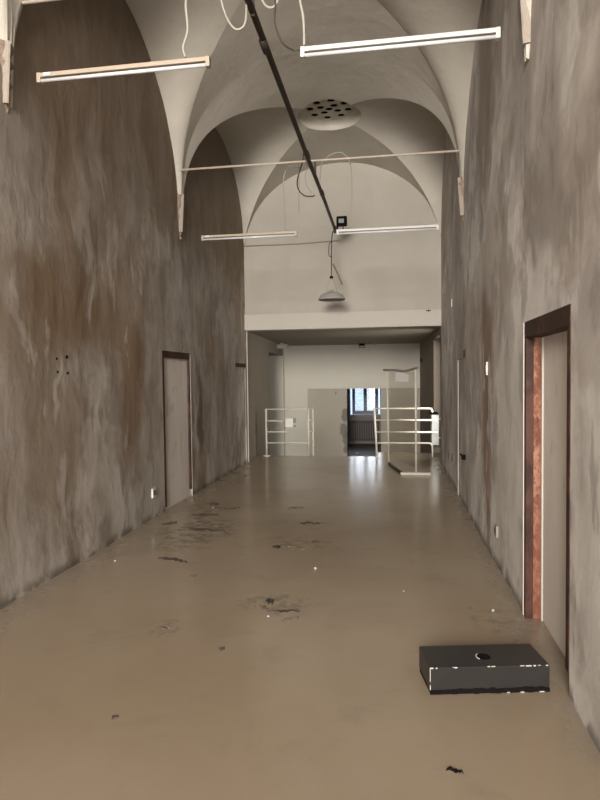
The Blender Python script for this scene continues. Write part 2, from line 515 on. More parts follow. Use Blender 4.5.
nm = bpy.data.meshes.new_from_object(plate.evaluated_get(dg))
plate.modifiers.clear(); plate.data = nm
bpy.data.objects.remove(cut)
bm = lathe(bmesh.new(), [(0, .30), (.385, .30), (.385, .0)], (0, 0, .118), 32); bmesh.ops.remove_doubles(bm, verts=bm.verts[:], dist=1e-5)
obj('shaft', bm, M_blk, vent)

bm = nb(XL - .4, XR + .4, YREAR - .3, YEND + .3, ZT, ZT + .2)  # unseen slab added above the vaults to keep sky light out
struct('ceiling.006', bm, M_alc, 'unseen slab added over the vaults to block the sky', 'ceiling')

# ------------------------------------------------------------------ end wall, beam, rear wall
bm = nb(XL - .1, XR + .1, YEND, YEND + .3, 2.86, ZT)
struct('wall_far', bm, M_end, 'cream end wall filling the last arch above the lintel', 'wall')
bm = nb(XL + .0, XR, YEND - .03, YEND + .3, 2.56, 2.86, bev=.006)
struct('trim_3', bm, M_beam, 'pale lintel band across the foot of the end wall', 'trim')
# horizontal plaster ledge line at lamp height
bm = tube(bmesh.new(), [(XL, YEND - .012, 4.17), (-1.8, YEND - .012, 4.165), (-1.0, YEND - .012, 4.19)], .010, 8)
tag(obj('wall_conduit', bm, M_corbp, smooth=True), 'thin horizontal conduit on the cream end wall, left of the floodlight', 'conduit')
# unseen rear wall; window raised for vault contrast, door added to brighten the floor
RO = (-2.45, .52, 2.9, 5.9)
RD = (-1.95, .05, 0, 2.3)
bm = bmesh.new()
box(bm, XL - .3, RO[0], YREAR - .3, YREAR, 0, ZT); box(bm, RO[1], XR + .3, YREAR - .3, YREAR, 0, ZT)
box(bm, RO[0], RO[1], YREAR - .3, YREAR, RO[3], ZT); box(bm, RO[0], RD[0], YREAR - .3, YREAR, 0, RO[2]); box(bm, RD[1], RO[1], YREAR - .3, YREAR, 0, RO[2]); box(bm, RD[0], RD[1], YREAR - .3, YREAR, RD[3], RO[2])
struct('wall_near', bm, M_right, 'plaster wall behind the viewer, with a large window over an added low door opening', 'wall')

# back part: slanting side walls, flat ceiling, back wall
def lx(y): return XL - .055 * (y - 11.3)
def slab_poly(bm, pts, z0, z1):
    a = [bm.verts.new((x, y, z0)) for x, y in pts]; b = [bm.verts.new((x, y, z1)) for x, y in pts]
    n = len(pts)
    bm.faces.new(a[::-1]); bm.faces.new(b)
    for k in range(n): bm.faces.new((a[k], a[(k + 1) % n], b[(k + 1) % n], b[k]))
    return bm
bm = bmesh.new()
NY0, NY1, NZ = 14.1, 16.75, 2.27
slab_poly(bm, [(lx(11.3), 11.3), (lx(NY0), NY0), (-3.85, NY0), (-3.85, 11.3)], ZLOW, 2.56)
slab_poly(bm, [(lx(NY0), NY0), (lx(NY1), NY1), (-3.85, NY1), (-3.85, NY0)], NZ, 2.56)
struct('wall_left.001', bm, M_alc, 'grey beige side wall of the low part, left, with a lit recess', 'wall')
bm = slab_poly(bmesh.new(), [(lx(NY1), NY1), (lx(YBACK), YBACK), (-3.85, YBACK), (-3.85, NY1)], ZLOW, 2.56)  # paler than the side wall: light on this face put into its colour
struct('wall_left.002', bm, M_backwall, 'end of the left side wall past the recess, coloured paler for its lit face', 'wall')
bm = nb(-3.95, -3.85, NY0 - .1, NY1 + .1, ZLOW, 2.4)
struct('trim_4', bm, M_alc, 'wall closing the back of the left side recess', 'trim')
def rx(y): return .88 - .035 * (y - 13.3)
bm = bmesh.new()
slab_poly(bm, [(rx(13.3) , 13.3), (1.5, 13.3), (1.5, YBACK), (rx(YBACK) - .0, YBACK)], ZLOW, 2.56)
slab_poly(bm, [(1.25, 11.2), (1.5, 11.2), (1.5, 13.3), (1.25, 13.3)], ZLOW, 2.56)
slab_poly(bm, [(.88, 11.2), (1.25, 11.2), (1.25, 11.45), (.88, 11.45)], 0, 2.56)
slab_poly(bm, [(.88, 11.45), (1.25, 11.45), (1.25, 13.3), (.88, 13.3)], 2.43, 2.56)
struct('wall_right.001', bm, M_alc, 'grey beige side wall of the low part, right, with a pale recess', 'wall')
bm = nb(-3.9, 1.5, 11.5, 21.3, 2.56, 2.75)
struct('ceiling.005', bm, M_alc, 'flat low ceiling beyond the lintel', 'ceiling')
bm = nb(-3.85, 1.5, YBACK, YBACK + .1, 1.30, 2.56)
box(bm, -3.85, -2.44, YBACK, YBACK + .3, ZLOW, 1.30)
struct('wall_back', bm, M_backwall, 'pale upper back wall above the low doorway', 'wall')
bm = nb(-2.44, -1.32, YBACK + .10, YBACK + .3, ZLOW, 1.30)
box(bm, -.35, 1.5, YBACK + .10, YBACK + .3, ZLOW, 1.30)
box(bm, -3.85, 1.5, YBACK + .10, YBACK + .3, 1.30, 2.56)
def lowback():
    n = NT('beige_recessed_back_wall', .85, .25)
    a = n.noise(1.2, 6, .55)
    c = n.mix(a, (.50, .455, .37), (.58, .53, .44))
    w = n.warp(.25, 6)
    for p, r in [((-1.36, YBACK, .55), (.13, 1, .22)), ((-1.40, YBACK, .1), (.16, 1, .20)), ((-1.35, YBACK, -.25), (.10, 1, .35)), ((-1.62, YBACK, 1.2), (.04, 1, .04))]:
        c = n.mix(n.math('MULTIPLY', n.blob(w, p, r, .3), .8), c, (.20, .18, .16))
    return n.out(c)
struct('wall_back.001', bm, lowback(), 'beige recessed lower back wall around the doorway', 'wall')
# white bead on the corner where the hall ends
bm = nb(XL - .012, XL + .012, 11.29, 11.32, 0, 2.56, bev=.004)
box(bm, XL - .012, XL + .006, 11.17, 11.29, 2.58, 2.86)
struct('trim_5', bm, M_trim, 'thin white corner bead where the left wall ends', 'trim')

# inner room
bm = bmesh.new()
WX0, WX1, WZ0, WZ1 = -1.50, -.45, .30, 1.95
YI = 20.8
box(bm, -3.0, WX0, YI, YI + .4, ZLOW, 2.56); box(bm, WX1, 1.2, YI, YI + .4, ZLOW, 2.56)
box(bm, WX0, WX1, YI, YI + .4, ZLOW, WZ0); box(bm, WX0, WX1, YI, YI + .4, WZ1, 2.56)
struct('wall_back.002', bm, M_darkwall, 'far wall of the back room under and around the window', 'wall')
bm = nb(-3.1, -3.0, YBACK + .3, YI + .4, ZLOW, 2.56); box(bm, 1.2, 1.3, YBACK + .3, YI + .4, ZLOW, 2.56)
struct('wall_right.002', bm, M_darkwall, 'side walls of the back room', 'wall')

def window(name, label, x0, x1, z0, z1, y, mat, axis='x'):
    """two casements in a frame, in the plane y (or x) with mullion"""
    w = sempty(name, label, 'window')
    def B(bm, a0, a1, d0, d1, c0, c1):
        if axis == 'x': box(bm, a0, a1, y + d0, y + d1, c0, c1, bev=.004)
        else: box(bm, y + d0, y + d1, a0, a1, c0, c1, bev=.004)
    bm = bmesh.new()
    B(bm, x0, x0 + .05, 0, .07, z0, z1); B(bm, x1 - .05, x1, 0, .07, z0, z1)
    B(bm, x0 + .05, x1 - .05, 0, .07, z0, z0 + .05); B(bm, x0 + .05, x1 - .05, 0, .07, z1 - .05, z1)
    obj('window_frame', bm, mat, w)
    xm = (x0 + x1) / 2
    for a, b in ((x0 + .05, xm), (xm, x1 - .05)):
        bm = bmesh.new()
        B(bm, a, a + .055, -.02, .03, z0 + .05, z1 - .05); B(bm, b - .055, b, -.02, .03, z0 + .05, z1 - .05)
        B(bm, a + .055, b - .055, -.02, .03, z0 + .05, z0 + .12); B(bm, a + .055, b - .055, -.02, .03, z1 - .11, z1 - .05)
        c = obj('casement', bm, mat, w)
        bm = bmesh.new(); B(bm, a + .055, b - .055, .0, .008, z0 + .12, z1 - .11)
        obj('pane', bm, M_glass, c)
    return w
w = window('window_1', 'shuttered two-casement window in the dark back room', WX0 + .07, WX1 - .07, WZ0 + .02, WZ1, YI + .20, M_winframe)
bm = nb(WX0 - .05, WX1 + .05, YI - .06, YI + .3, WZ0 - .04, WZ0 + .0)
struct('trim_6', bm, M_winframe, 'stone sill under the back room window', 'trim')
# louvred shutters standing outside the panes
for s, (a, b) in enumerate(((WX0 + .07, (WX0 + WX1) / 2 - .01), ((WX0 + WX1) / 2 + .01, WX1 - .07))):
    sh = thing('window_shutter', ['left', 'right'][s] + ' white louvred shutter leaf outside the back room window', 'shutter', (a, YI + .46, WZ0))
    bm = bmesh.new(); W = b - a; H = WZ1 - WZ0
    box(bm, 0, .05, 0, .04, 0, H); box(bm, W - .05, W, 0, .04, 0, H); box(bm, .05, W - .05, 0, .04, 0, .12); box(bm, .05, W - .05, 0, .04, H - .06, H)
    obj('shutter_frame', bm, M_shutter, sh)
    bm = bmesh.new(); z = .15
    while z < H - .08:
        M = Matrix.Translation((0, .02, z)) @ Matrix.Rotation(math.radians(-20), 4, 'X')
        box(bm, .05, W - .05, -.028, .028, -.004, .004, M=M); z += .085
    obj('louvres', bm, M_shutter, sh)
# a bluish building seen dimly between the slats
bh = thing('neighbouring_building', 'blue-grey house seen between the shutter slats outside the window', 'building', (-1.2, 29, -.5))
bm = nb(-3.2, 3.0, 0, 4, -1, 2.05); obj('facade', bm, simple('blue_grey_facade', (.16, .22, .36), .8, .15, 1), bh)
bm = nb(-3.4, 3.2, -.2, 4.2, 2.05, 2.25); obj('roof', bm, simple('grey_roof', (.30, .32, .38), .8, .1, 2), bh)
bm = nb(-40, 40, 21.6, 90, -2.1, -2.0)
struct('ground', bm, simple('pale_street_paving', (.5, .5, .52), .8, .1, 1), 'pale paving outside the back room window', 'ground')

# radiator beneath the window
rd = thing('radiator', 'dark ribbed radiator under the back room window', 'radiator', (-1.5, YI - .14, ZLOW + .1))
bm = bmesh.new()
for k in range(13): box(bm, k * .08, k * .08 + .055, 0, .11, 0, .72, bev=.015)
obj('columns', bm, M_radi, rd)
bm = bmesh.new(); tube(bm, [(0, .055, .06), (1.02, .055, .06)], .022); obj('header_pipe', bm, M_radi, rd)
bm = tube(bmesh.new(), [(0, .055, .66), (1.02, .055, .66)], .022); obj('header_pipe', bm, M_radi, rd)
for x in (.1, .9):
    bm = nb(x, x + .05, .03, .08, -.1, .02); obj('foot', bm, M_radi, rd)

# ------------------------------------------------------------------ doors in the side walls
def door(name, label, plane, side, h, jamb, lint, rec, far_rev=None, panel=M_door, leaf_x=None, near_bottom=0.0, far_bottom=0.0):
    y0, y1, z0, z1 = h
    d = sempty(name, label, 'door', (plane, (y0 + y1) / 2, 0)); d['worldkids'] = 1
    def X(a, b): return sorted((plane + side * a, plane + side * b))
    if lint:
        f = bmesh.new()
        a, b = X(-.006, rec + .02)
        box(f, a, b, y0 + .0, y1 - .0, z1 - lint, z1 + .0, bev=.004)
        obj('lintel', f, M_wood, d)
    if jamb:
        for ya, yb, zb in ((y0, y0 + jamb, near_bottom), (y1 - jamb, y1, far_bottom)):
            f = bmesh.new(); a, b = X(-.005, .045 if ya != y0 else rec)
            box(f, a, b, ya, yb, zb, z1 - (lint or 0), bev=.004)
            obj('jamb', f, M_wood, d)
    if far_rev is not None:
        a, b = X(.045, rec)
        f = nb(a, b, y1 - jamb * .9, y1 - .002, 0.0, z1 - lint); obj('jamb_lining', f, far_rev, d)
    f = bmesh.new(); a, b = X(rec, rec + .05)
    box(f, a, b, y0 + .001, y1 - .001, z0 + .002, z1 - .001)
    obj('leaf', f, panel, d)
    return d
d1 = door('door_1', 'closed pale door in a flaking red-brown frame in the right wall', XR, 1, DR1, .055, .105, .10, M_rust, near_bottom=.12)
f = nb(XR + .090, XR + .100, 4.115, 4.14, 0, 1.89); o = obj('edge_strip', f, M_trim, d1)
bm = bmesh.new()
for z in (1.80, 1.62):
    lathe(bm, [(.0, 0), (.009, 0), (.009, .004)], (0, 0, 0), 10); 
bm.free()
bm = bmesh.new()
for z in (1.80, 1.645):
    tube(bm, [(XR + .097, 3.24, z), (XR + .106, 3.24, z)], .009, 10)
obj('screw_hole', bm, M_blk, d1)
bm = nb(XR - .010, XR + .003, 4.2, 4.225, .0, 2.0, bev=.003); obj('plaster_edge', bm, M_trim, d1)
d2 = door('door_2', 'closed pale door in a dark brown frame in the left wall', XL, -1, DL1, .055, .085, .02, None, near_bottom=.05, far_bottom=.10)
bm = nb(XL - .003, XL + .008, 7.98, 8.01, .0, 1.98, bev=.003); obj('plaster_edge', bm, M_trim, d2)
d3 = door('door_3', 'plaster-coloured door with dark top bar at the far end of the left wall', XL, -1, DL2, 0, .07, .012, None, panel=M_left)
d4 = door('door_4', 'narrow flush door plastered like the wall, far along the right wall', XR, 1, (7.45, 8.4, 0, 1.86), 0, 0, .006, None, panel=M_right)
bm = nb(XR - .001, XR + .02, 8.392, 8.40, .2, 1.86); obj('edge_strip', bm, M_trim, d4)
bm = nb(XR - .045, XR + .02, 7.56, 7.60, .60, .66, bev=.006); box(bm, XR - .05, XR - .035, 7.56, 7.72, .645, .665, bev=.004); obj('latch', bm, M_blk, d4)
bm = nb(XR - .012, XR + .01, 7.50, 7.66, 1.87, 1.96, bev=.004)  # raised dark block standing in for a hole in the wall
tag(obj('wall_box', bm, simple('dark_hole_face', (.06, .04, .03), .7)), 'dark hole in the right wall above the flush door, built as a raised block', 'box')

# ------------------------------------------------------------------ corbels at the vault feet
def corbel(n, y, side, z0, z1, w, label):
    x = XL if side < 0 else XR
    t = sempty('trim_%d' % n, label, 'corbel', (x, y, z0))
    bm = bmesh.new(); N = 14; R = 8; rings = []
    rnd = random.Random(n)
    for i in range(N + 1):
        f = i / N; z = (z1 - z0) * f
        ww = w * (.28 + .72 * f ** .8) * (1 + .35 * (rnd.random() - .5)); dd = (.03 + .05 * f) * (1 + .4 * (rnd.random() - .5))
        rings.append([bm.verts.new((-side * dd * math.sin(PI * k / R) * (1 + .3 * (rnd.random() - .5)) + side * .02, -ww * math.cos(PI * k / R) / 2, z)) for k in range(R + 1)])
    for i in range(N):
        for k in range(R): bm.faces.new((rings[i][k], rings[i][k + 1], rings[i + 1][k + 1], rings[i + 1][k]))
    bm.faces.new(rings[0]); bm.faces.new(rings[-1])
    obj('broken_plaster', bm, M_corb, t)
    bm = bmesh.new(); rings = []
    for i in range(9):
        f = i / 8; z = (z1 - z0) * (.15 + .85 * f)
        ww = .013 * (1 + .9 * (rnd.random() - .5)); rings.append([bm.verts.new((-side * (.045 + .03 * f) * math.sin(PI * k / 6), -w * .2 - ww * math.cos(PI * k / 6), z)) for k in range(7)])
    for i in range(8):
        for k in range(6): bm.faces.new((rings[i][k], rings[i][k + 1], rings[i + 1][k + 1], rings[i + 1][k]))
    bm.faces.new(rings[0]); bm.faces.new(rings[-1])
    obj('limewash_remnant', bm, M_corbp, t)
corbel(7, 4.08, -1, 3.60, 4.12, .17, 'broken plaster corbel at the top left edge, nearest the viewer')
corbel(8, 7.72, -1, 3.52, 4.10, .19, 'broken plaster corbel under the middle vault foot on the left wall')
corbel(9, 4.10, 1, 3.68, 4.25, .15, 'broken plaster corbel on the right wall above the red-framed door')
corbel(10, 7.72, 1, 3.55, 4.10, .15, 'broken plaster corbel under the middle vault foot on the right wall')

# ------------------------------------------------------------------ tie rods
for i, (y, lab) in enumerate(((7.62, 'thin pale iron tie rod spanning the hall between the middle vault feet'), (4.2, 'thin pale iron tie rod high above the two nearest tube lights'))):
    t = thing('tie_rod', lab, 'tie rod', (XC, y, 4.483 if i else 4.402))
    bm = tube(bmesh.new(), [(XL - XC, 0, 0), (XR - XC, 0, 0)], .014, 10); obj('rod', bm, M_iron, t, smooth=True)
    for s in (-1, 1):
        bm = tube(bmesh.new(), [(s * (HW - .035), 0, 0), (s * (HW + .01), 0, 0)], .026, 10); obj('anchor', bm, M_iron, t)

# ------------------------------------------------------------------ overhead cable duct
t = thing('cable_duct', 'long dark cable duct running lengthwise under the vaults', 'duct', (-.96, 6, 4.22)); t['worldkids'] = 1
DP = [(-.965, -3.0, 4.235), (-.965, 4.0, 4.238), (-.965, 7.0, 4.20), (-.965, 8.6, 4.205), (-.975, 10.3, 4.195)]
bm = bmesh.new(); tube(bm, DP, .025, 12); obj('duct_tube', bm, M_duct, t, smooth=True)
for y in (4.6, 6.9, 8.35):
    bm = bmesh.new(); tube(bm, [(-.965, y - .07, 4.215), (-.965, y + .07, 4.208)], .032, 12)
    obj('coupling', bm, M_duct, t, smooth=True)
for y, zt in ((4.2, 4.465), (7.62, 4.385)):
    bm = nb(-.980, -.950, y - .008, y + .008, 4.20, zt); obj('hanger', bm, M_duct, t)
bm = nb(-1.0, -.93, 10.28, 10.40, 4.14, 4.24, bev=.008); obj('end_box', bm, M_duct, t)
t = None

# ------------------------------------------------------------------ fluorescent fixtures
def fixture(label, x, y, z, wy, wz, rot=0, mat=M_lampcream):
    t = thing('tube_light', label, 'light', (x, y, z), rot, 'unlit fluorescent battens hanging across the hall')
    L = .655
    bm = nb(-L, L, -.02, .02, -.002, .028, bev=.005); obj('batten', bm, mat, t)
    bm = tube(bmesh.new(), [(-L + .03, -.004, -.024), (L - .03, -.004, -.024)], .013, 12); obj('tube', bm, M_tube, t, smooth=True)
    for s in (-1, 1):
        bm = nb(min(s * L, s * (L - .03)), max(s * L, s * (L - .03)), -.023, .021, -.040, .030, bev=.006)
        obj('lamp_holder', bm, mat, t)
    bm = nb(-.60, -.545, -.025, -.019, .002, .024); obj('starter', bm, M_tube, t)
    return t
F1 = fixture('unlit tube light at upper left, yellowed, nearest the left wall', -1.905, 4.1, 3.865, .10, .61)
F2 = dup(F1, (.045, 4.1, 3.865), None, 'unlit tube light at upper right, nearest the right wall')
F3 = fixture('unlit tube light farther back on the left, below the tie rod', -1.90, 7.85, 3.555, -.23, .84)
F4 = dup(F3, (-.065, 7.85, 3.545), None, 'unlit tube light farther back on the right, beside the floodlight')
for o in (F2, F4):
    for c in o.children:
        if c.name.startswith(('batten', 'lamp_holder')):
            c.data = c.data.copy(); c.data.materials[0] = M_fixw

def cable(label, pts, r=.006, mat=M_cordw, name='hanging_cable', cat='cable', n=8):
    bm = tube(bmesh.new(), spline(pts, n), r, 6)
    return tag(obj(name, bm, mat, smooth=True), label, cat)
cable('white cable dropping to the right end of the upper left tube light', [(-1.43, 4.1, 3.91), (-1.445, 4.1, 3.98), (-1.41, 4.1, 4.1), (-1.42, 4.1, 4.28), (-1.40, 4.14, 4.38), (-1.40, 4.18, 4.465)], .010)
cable('white cable dropping to the left end of the upper right tube light', [(-.585, 4.1, 3.91), (-.585, 4.1, 4.02), (-.592, 4.1, 4.12), (-.61, 4.1, 4.22), (-.60, 4.14, 4.38), (-.60, 4.18, 4.465)], .010)
cable('thin white tie cord beside the cable of the upper right tube light', [(-.583, 4.16, 4.03), (-.60, 4.16, 4.14), (-.63, 4.18, 4.3), (-.64, 4.19, 4.465)], .006)
cable('dark cable curving down to the left end of the upper right tube light', [(-.945, 4.0, 4.25), (-.86, 4.03, 4.28), (-.775, 4.04, 4.20), (-.775, 4.04, 4.05), (-.73, 4.05, 3.92), (-.66, 4.1, 3.885), (-.61, 4.1, 3.885)], .006, M_cordd)
cable('long pale loop of cable hanging left of the dark duct', [(-1.19, 4.19, 4.465), (-1.17, 4.1, 4.30), (-1.12, 4.1, 4.14), (-1.06, 4.1, 4.065), (-1.0, 4.1, 4.09), (-.985, 4.1, 4.20), (-.995, 4.12, 4.30), (-1.05, 4.19, 4.465)], .008)
cable('short pale loop of cable hanging right of the dark duct', [(-.91, 4.19, 4.465), (-.88, 4.12, 4.27), (-.84, 4.1, 4.195), (-.79, 4.1, 4.19), (-.765, 4.12, 4.26), (-.78, 4.19, 4.465)], .009)
cable('white cable dropping to the farther left tube light', [(-1.40, 7.85, 3.60), (-1.41, 7.85, 3.9), (-1.42, 7.85, 4.2), (-1.39, 7.84, 4.36), (-1.32, 7.83, 4.43), (-1.2, 7.82, 4.40), (-1.1, 7.82, 4.44), (-1.00, 7.85, 4.26)], .007)
cable('white cable arching over the tie rod and down past the farther right tube light', [(-.93, 7.85, 4.24), (-.9, 7.83, 4.44), (-.75, 7.82, 4.55), (-.62, 7.82, 4.54), (-.535, 7.82, 4.42), (-.515, 7.82, 4.2), (-.515, 7.82, 3.95), (-.53, 7.83, 3.79)], .007)
cable('dark c-shaped cable with a plug hanging left of the duct', [(-1.0, 7.0, 4.24), (-1.06, 7.3, 4.40), (-1.14, 7.7, 4.42), (-1.22, 7.8, 4.25), (-1.215, 7.8, 4.12), (-1.14, 7.8, 4.03), (-1.04, 7.8, 4.01), (-.995, 7.8, 4.02)], .009, M_cordd)
cable('thin white cord loop hanging just left of the duct', [(-1.03, 7.0, 4.23), (-1.08, 7.7, 4.40), (-1.12, 7.8, 4.27), (-1.10, 7.8, 4.16), (-1.07, 7.8, 4.10), (-1.035, 7.8, 4.06)], .006)
cable('very thin grey wire hanging straight down left of the duct', [(-1.172, 7.62, 4.387), (-1.176, 7.62, 4.05), (-1.181, 7.62, 3.75)], .0025, M_mid)

# ------------------------------------------------------------------ floodlight and pendant lamp at the duct's end
t = thing('floodlight', 'small black floodlight with a pale lens at the end of the duct', 'floodlight', (-.85, 10.20, 4.195)); 
bm = nb(-.085, .095, -.05, .05, 0.01, .175, bev=.03); obj('housing', bm, M_blk, t)
bm = nb(-.045, .045, -.056, -.049, .055, .125, bev=.003); obj('lens', bm, simple('pale_lens', (.34, .36, .36), .2), t)
bm = nb(-.075, -.055, -.01, .01, -.045, .01); obj('bracket', bm, M_blk, t)
bm = nb(.02, .035, -.01, .01, -.12, .0); obj('bracket', bm, M_blk, t)
t = thing('pendant_lamp', 'grey factory shade pendant hanging at the end of the duct', 'lamp', (-1.03, 10.2, 2.97))
prof = [(.232, 0), (.235, .007), (.222, .022), (.205, .055), (.18, .085), (.14, .108), (.09, .12), (.045, .13)]
bm = lathe(bmesh.new(), prof + [(r - .004, z - .006) for r, z in prof[::-1]], seg=40); obj('shade', bm, M_shade, t, smooth=True)
bm = lathe(bmesh.new(), [(.0, .128), (.042, .128), (.042, .15), (.03, .16), (0, .16)], seg=20); obj('socket', bm, M_shade, t, smooth=True)
bm = bmesh.new()
for s in (-1, 1): tube(bm, [(s * .10, 0, .11), (s * .075, 0, .2), (s * .02, 0, .375)], .006, 8)
obj('bail', bm, M_shade, t)
bm = nb(-.03, .03, -.03, .03, .36, .40, bev=.01); obj('canopy_knob', bm, M_blk, t)
bm = tube(bmesh.new(), spline([(0, 0, .39), (.002, 0, .7), (.01, 0, 1.0), (.02, .02, 1.12), (.03, .04, 1.165)], 8), .008, 8)
obj('flex', bm, M_duct, t, smooth=True)
bm = tube(bmesh.new(), spline([(.012, -.01, .98), (-.03, -.01, .95), (-.04, -.01, .82), (-.03, -.01, .74), (.02, -.01, .72)], 8), .007, 6); obj('slack_loop', bm, M_duct, t, smooth=True)
cable('short slanting stick of grey tube beside the pendant lamp flex', [(-1.0, 10.17, 3.57), (-.92, 10.17, 3.40), (-.845, 10.17, 3.22)], .014, simple('grey_stick', (.20, .18, .15)), 'loose_tube', 'tube', 2)

# ------------------------------------------------------------------ railings
def railing(label, loc): return thing('railing', label, 'railing', loc)
R_ = .017
t = railing('white four-bar railing left of the steps, with a box on its bars', (-2.18, 12.18, 0)); t['worldkids'] = 1
for x, y in ((-2.635, 12.18), (-1.745, 12.18), (-1.70, 12.55)):
    bm = tube(bmesh.new(), [(x, y, 0 if y < 12.2 else -.55), (x, y, 1.0)], .021, 10); obj('post', bm, M_rail, t, smooth=True)
bm = nb(-2.69, -2.56, 12.12, 12.24, 0, .018, bev=.004); obj('foot_plate', bm, M_rail, t)
for z, x1 in ((.985, -1.745), (.74, -1.745), (.51, -1.745), (.28, -1.745)):
    pts = [(-2.635, 12.18, z), (-1.745, 12.18, z), (-1.70, 12.55, z)]
    if z in (.74, .51): pts = [(-2.635, 12.18, z), (-2.20 if z > .6 else -2.18, 12.18, z)]
    bm = tube(bmesh.new(), pts, R_ * .9, 10); obj('rail', bm, M_rail, t, smooth=True)
for z in (.74, .51):
    bm = tube(bmesh.new(), [(-1.745, 12.18, z), (-1.70, 12.55, z)], R_ * .9, 10); obj('rail', bm, M_rail, t, smooth=True)
bm = nb(-2.21, -2.05, 12.08, 12.162, .61, .80, bev=.012)
t2 = thing('junction_box', 'small white box fixed to the bars of the left railing', 'box', (-2.13, 12.12, .61)); t2['worldkids'] = 1
obj('box_body', bm, M_white, t2)
M_clip = simple('grey_clip', (.28, .25, .21))
for b in ((-2.25, -2.21, .60, .76), (-2.05, -1.99, .70, .80), (-2.05, -2.0, .62, .66)):
    bm = nb(b[0], b[1], 12.09, 12.14, b[2], b[3], bev=.005); obj('clip', bm, M_clip, t2)

t = railing('white four-bar railing right of the steps, behind the tall stand', (.2, 12.2, 0)); t['worldkids'] = 1
bm = tube(bmesh.new(), [(-.335, 12.2, 0), (-.385, 12.2, 1.0)], .021, 10); obj('post', bm, M_rail, t, smooth=True)
bm = tube(bmesh.new(), spline([(-.385, 12.2, .99), (.3, 12.2, .99), (.70, 12.2, .99), (.765, 12.2, .965), (.775, 12.2, .91)], 4), .017, 10); obj('rail', bm, M_rail, t, smooth=True)
for z in (.755, .51):
    bm = tube(bmesh.new(), [(-.36, 12.2, z), (.88, 12.2, z)], .017, 10); obj('rail', bm, M_rail, t, smooth=True)
bm = tube(bmesh.new(), spline([(-.345, 12.2, .285), (.3, 12.2, .285), (.70, 12.2, .285), (.755, 12.2, .26), (.775, 12.2, .19), (.775, 12.2, .0)], 4), .017, 10); obj('rail', bm, M_rail, t, smooth=True)
for x, y in ((-.335, 12.2),):
    bm = nb(x - .04, x + .04, y - .04, y + .04, 0, .015); obj('foot_plate', bm, M_rail, t)

# ------------------------------------------------------------------ tall stand with acrylic screen
t = thing('screen_stand', 'tall white metal stand with clear screen in front of the right railing', 'stand', (.14, 10.6, 0)); t['worldkids'] = 1
NA, FA = Vector((.372, 10.05, 0)), Vector((-.085, 11.2, 0))
bm = tube(bmesh.new(), [(NA.x, NA.y, .03), (NA.x, NA.y, 1.76)], .017, 12); obj('post', bm, M_rail, t, smooth=True)
bm = tube(bmesh.new(), [(FA.x, FA.y, .0), (FA.x - .03, FA.y, 1.76)], .015, 12); obj('post', bm, M_rail, t, smooth=True)
bm = tube(bmesh.new(), spline([(FA.x - .08, FA.y + .05, 1.765), (.03, 10.9, 1.755), (.20, 10.5, 1.735), (NA.x + .0, NA.y, 1.775), (NA.x + .03, NA.y - .08, 1.785)], 5), .022, 10); obj('top_bar', bm, simple('grey_top_bar', (.30, .27, .22), .5), t, smooth=True)
bm = nb(.115, .615, 10.01, 10.09, .0, .035, bev=.006); obj('base_bar', bm, M_rail, t)
bm = tube(bmesh.new(), [(FA.x, FA.y, .02), (.13, 10.07, .02)], .022, 8); obj('floor_strip', bm, M_duct, t, smooth=True)  # dark strip on the floor from far post to base bar
dirv = (NA - FA).normalized(); nv = Vector((-dirv.y, dirv.x, 0))
bm = bmesh.new()
a = FA + dirv * .03; b = NA - dirv * .03
q = [bm.verts.new(p) for p in ((a.x, a.y, .12), (b.x, b.y, .12), (b.x, b.y, 1.72), (a.x, a.y, 1.72))]
f = bm.faces.new(q); r = bmesh.ops.extrude_face_region(bm, geom=[f])
for v in [x for x in r['geom'] if isinstance(x, bmesh.types.BMVert)]: v.co += nv * .004
obj('clear_screen', bm, M_acryl, t)
p0, p1 = FA + dirv * .32, FA + dirv * .80
pp = FA + dirv * .35; pq = FA + dirv * .98
bm = bmesh.new(); N = 6; g = []
for i in range(N + 1):
    f = i / N; p = pp.lerp(pq, f) - nv * (.008 + .004 * math.sin(f * 7))
    zt = 1.715 - .05 * f * f
    g.append([bm.verts.new((p.x, p.y, 1.545)), bm.verts.new((p.x, p.y, zt)), bm.verts.new((p.x - nv.x * .001, p.y - nv.y * .001, 1.545)), bm.verts.new((p.x - nv.x * .001, p.y - nv.y * .001, zt))])
for i in range(N):
    A, B = g[i], g[i + 1]
    bm.faces.new((A[0], B[0], B[1], A[1])); bm.faces.new((A[2], A[3], B[3], B[2])); bm.faces.new((A[1], B[1], B[3], A[3])); bm.faces.new((A[0], A[2], B[2], B[0]))
tag(obj('paper_notice', bm, M_paper), 'blank white paper sheet fixed high on the clear screen', 'paper')

# white wall-hung radiator in the right recess
t = thing('wall_radiator', 'white wall-hung panel heater beside the right railing', 'heater', (.86, 12.8, .18)); t['worldkids'] = 1
bm = nb(.80, .95, 12.78, 13.25, .18, .82, bev=.01); obj('casing', bm, simple('bright_white_casing', (.60, .60, .58), .4), t)
bm = nb(.77, .94, 12.8, 13.25, .825, .86, bev=.006); obj('top_grille', bm, M_blk, t)
for z in (.3, .7):
    bm = nb(.95, 1.26, 13.0, 13.04, z, z + .03); obj('bracket', bm, M_rail, t)

